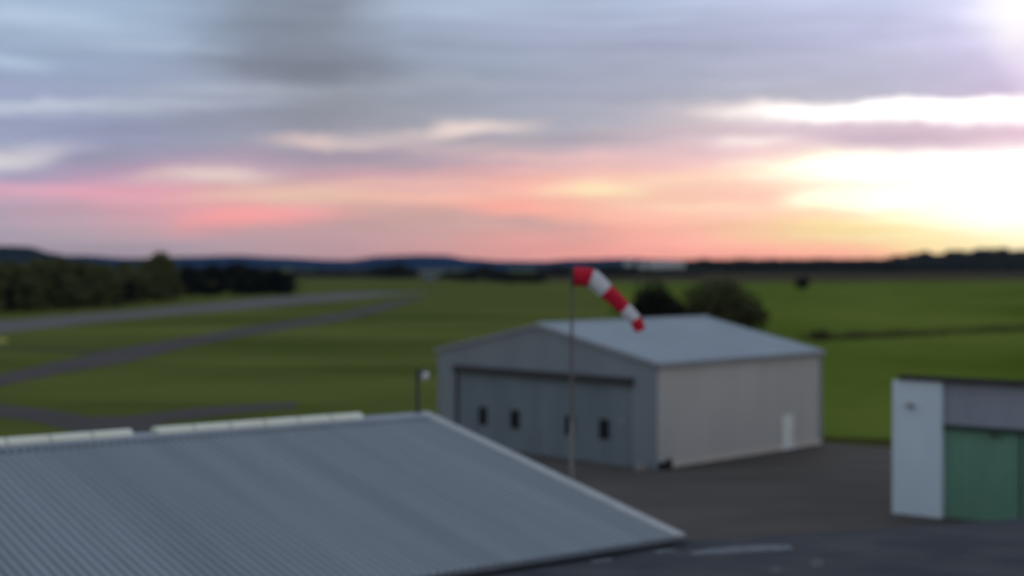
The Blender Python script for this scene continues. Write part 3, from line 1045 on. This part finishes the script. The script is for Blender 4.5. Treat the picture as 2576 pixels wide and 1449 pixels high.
# ------------------------------------------------------------------ building on the right
BD = Vector((.80, -.60, 0))
P0 = G(2250, 1293)
brot = math.atan2(BD.y, BD.x)
bld = thing('garage', 'flat-roofed building at the right edge with white end wall, grey fascia and green doors', 'garage', (P0.x, P0.y, 0), brot)
BH, BL, BDp = 5.95, 12.0, 12.0
pw = 2.2
b = MB()
k = len(b.v)
b.v += [(x, y, z if z == 0 else (BH if y < 0 else BH - 1.5)) for z in (0, 1) for y in (-.28, BDp) for x in (0, pw)]
for q in ((0, 2, 3, 1), (4, 5, 7, 6), (0, 1, 5, 4), (2, 6, 7, 3), (0, 4, 6, 2), (1, 3, 7, 5)):
    b.f.append(tuple(k + i for i in q))
    b.m.append(0)
b.build('end_wall', M['pier'], bld)
b = MB()
ribbed(b, (pw, 0, 0), (BL, 0, 0), 4.12, lambda t: BH - .02, (0, -1, 0), .4, .03)
b.build('fascia', M['fascia'], bld)
b = MB()
b.box(pw + .003, BL + .3, BDp - .3, BDp - .003, 0, BH - 1.6)
b.face([(BL + .1, 0, 0), (BL + .1, BDp - .3, 0), (BL + .1, BDp - .3, BH - 1.5), (BL + .1, 0, BH)])
b.build('rear_wall', M['pier'], bld)
b = MB()
k = len(b.v)
b.v += [(x, y, z + (-1.55 if y > 0 else 0)) for z in (BH + .02, BH + .24) for y in (-.42, BDp + .1) for x in (.32, BL + .4)]
for q in ((0, 2, 3, 1), (4, 5, 7, 6), (0, 1, 5, 4), (2, 6, 7, 3), (0, 4, 6, 2), (1, 3, 7, 5)):
    b.f.append(tuple(k + i for i in q))
    b.m.append(0)
b.build('roof', M['dark'], bld)
b = MB()
b.box(pw + .02, BL, -.10, .2, 3.92, 4.11)
b.build('door_track', M['greendark'], bld)  # dark green of the track paints in the shadow line under the fascia
b = MB()
b.box(pw + 2.05, pw + 2.35, -.16, -.10, 3.72, 3.95)
b.build('door_roller', M['greendark'], bld)
for i in range(3):
    x0, x1 = pw + .04 + i * 3.2, pw + .04 + (i + 1) * 3.2 - .05
    b = MB()
    ribbed(b, (x0, .10 + .08 * (i % 2), 0), (x1, .10 + .08 * (i % 2), 0), .05, lambda t: 3.93, (0, -1, 0), .4, .03)
    b.build('sliding_door', M['green'], bld)
# bracket lamp on the white end wall
bl = MB()
q = Vector((P0.x, P0.y, 0)) + BD * .85 + Vector((-.6, -.8, 0)) * .28
bl.box(-.06, .06, -.05, 0, -.14, .14)
bl.tube([(0, -.05, .02), (0, -.22, .06)], .025, 8)
bl.tube([(-.16, -.24, .02), (-.10, -.24, .05), (.18, -.24, -.01), (.24, -.24, -.07)], [.05, .085, .075, .03], 10)
o = bl.build('wall_lamp', M['gutter'], loc=(q.x, q.y, 4.86))
o.rotation_euler = (0, 0, brot)
tag(o, 'small grey bracket lamp high on the white end wall', 'wall lamp')

# yellow marker board in the grass at the left edge
q = G(4, 862)
mk = MB()
mk.face([(-.75, -.3, 0), (.75, -.3, 0), (.75, 0, .62), (-.75, 0, .62)])
mk.face([(.75, .3, 0), (-.75, .3, 0), (-.75, 0, .62), (.75, 0, .62)])
mk.face([(-.75, -.3, 0), (-.75, 0, .62), (-.75, .3, 0)])
mk.face([(.75, -.3, 0), (.75, .3, 0), (.75, 0, .62)])
tag(mk.build('marker_board', M['yellow'], loc=q), 'pale yellow marker board in the grass at the far left edge', 'marker')

# ------------------------------------------------------------------ air between the camera and the hills
b = MB()
b.box(-7000, 7000, -300, 7000, -3, 160)
hz = bpy.data.materials.new('haze_air')
hz.use_nodes = True
t = hz.node_tree
t.nodes.clear()
pv = t.nodes.new('ShaderNodeVolumePrincipled')
pv.inputs['Color'].default_value = (.42, .62, 1.0, 1)
pv.inputs['Density'].default_value = 0.000022
pv.inputs['Anisotropy'].default_value = 0.0
ou = t.nodes.new('ShaderNodeOutputMaterial')
t.links.new(pv.outputs[0], ou.inputs['Volume'])
b.build('haze', hz, kind='stuff')
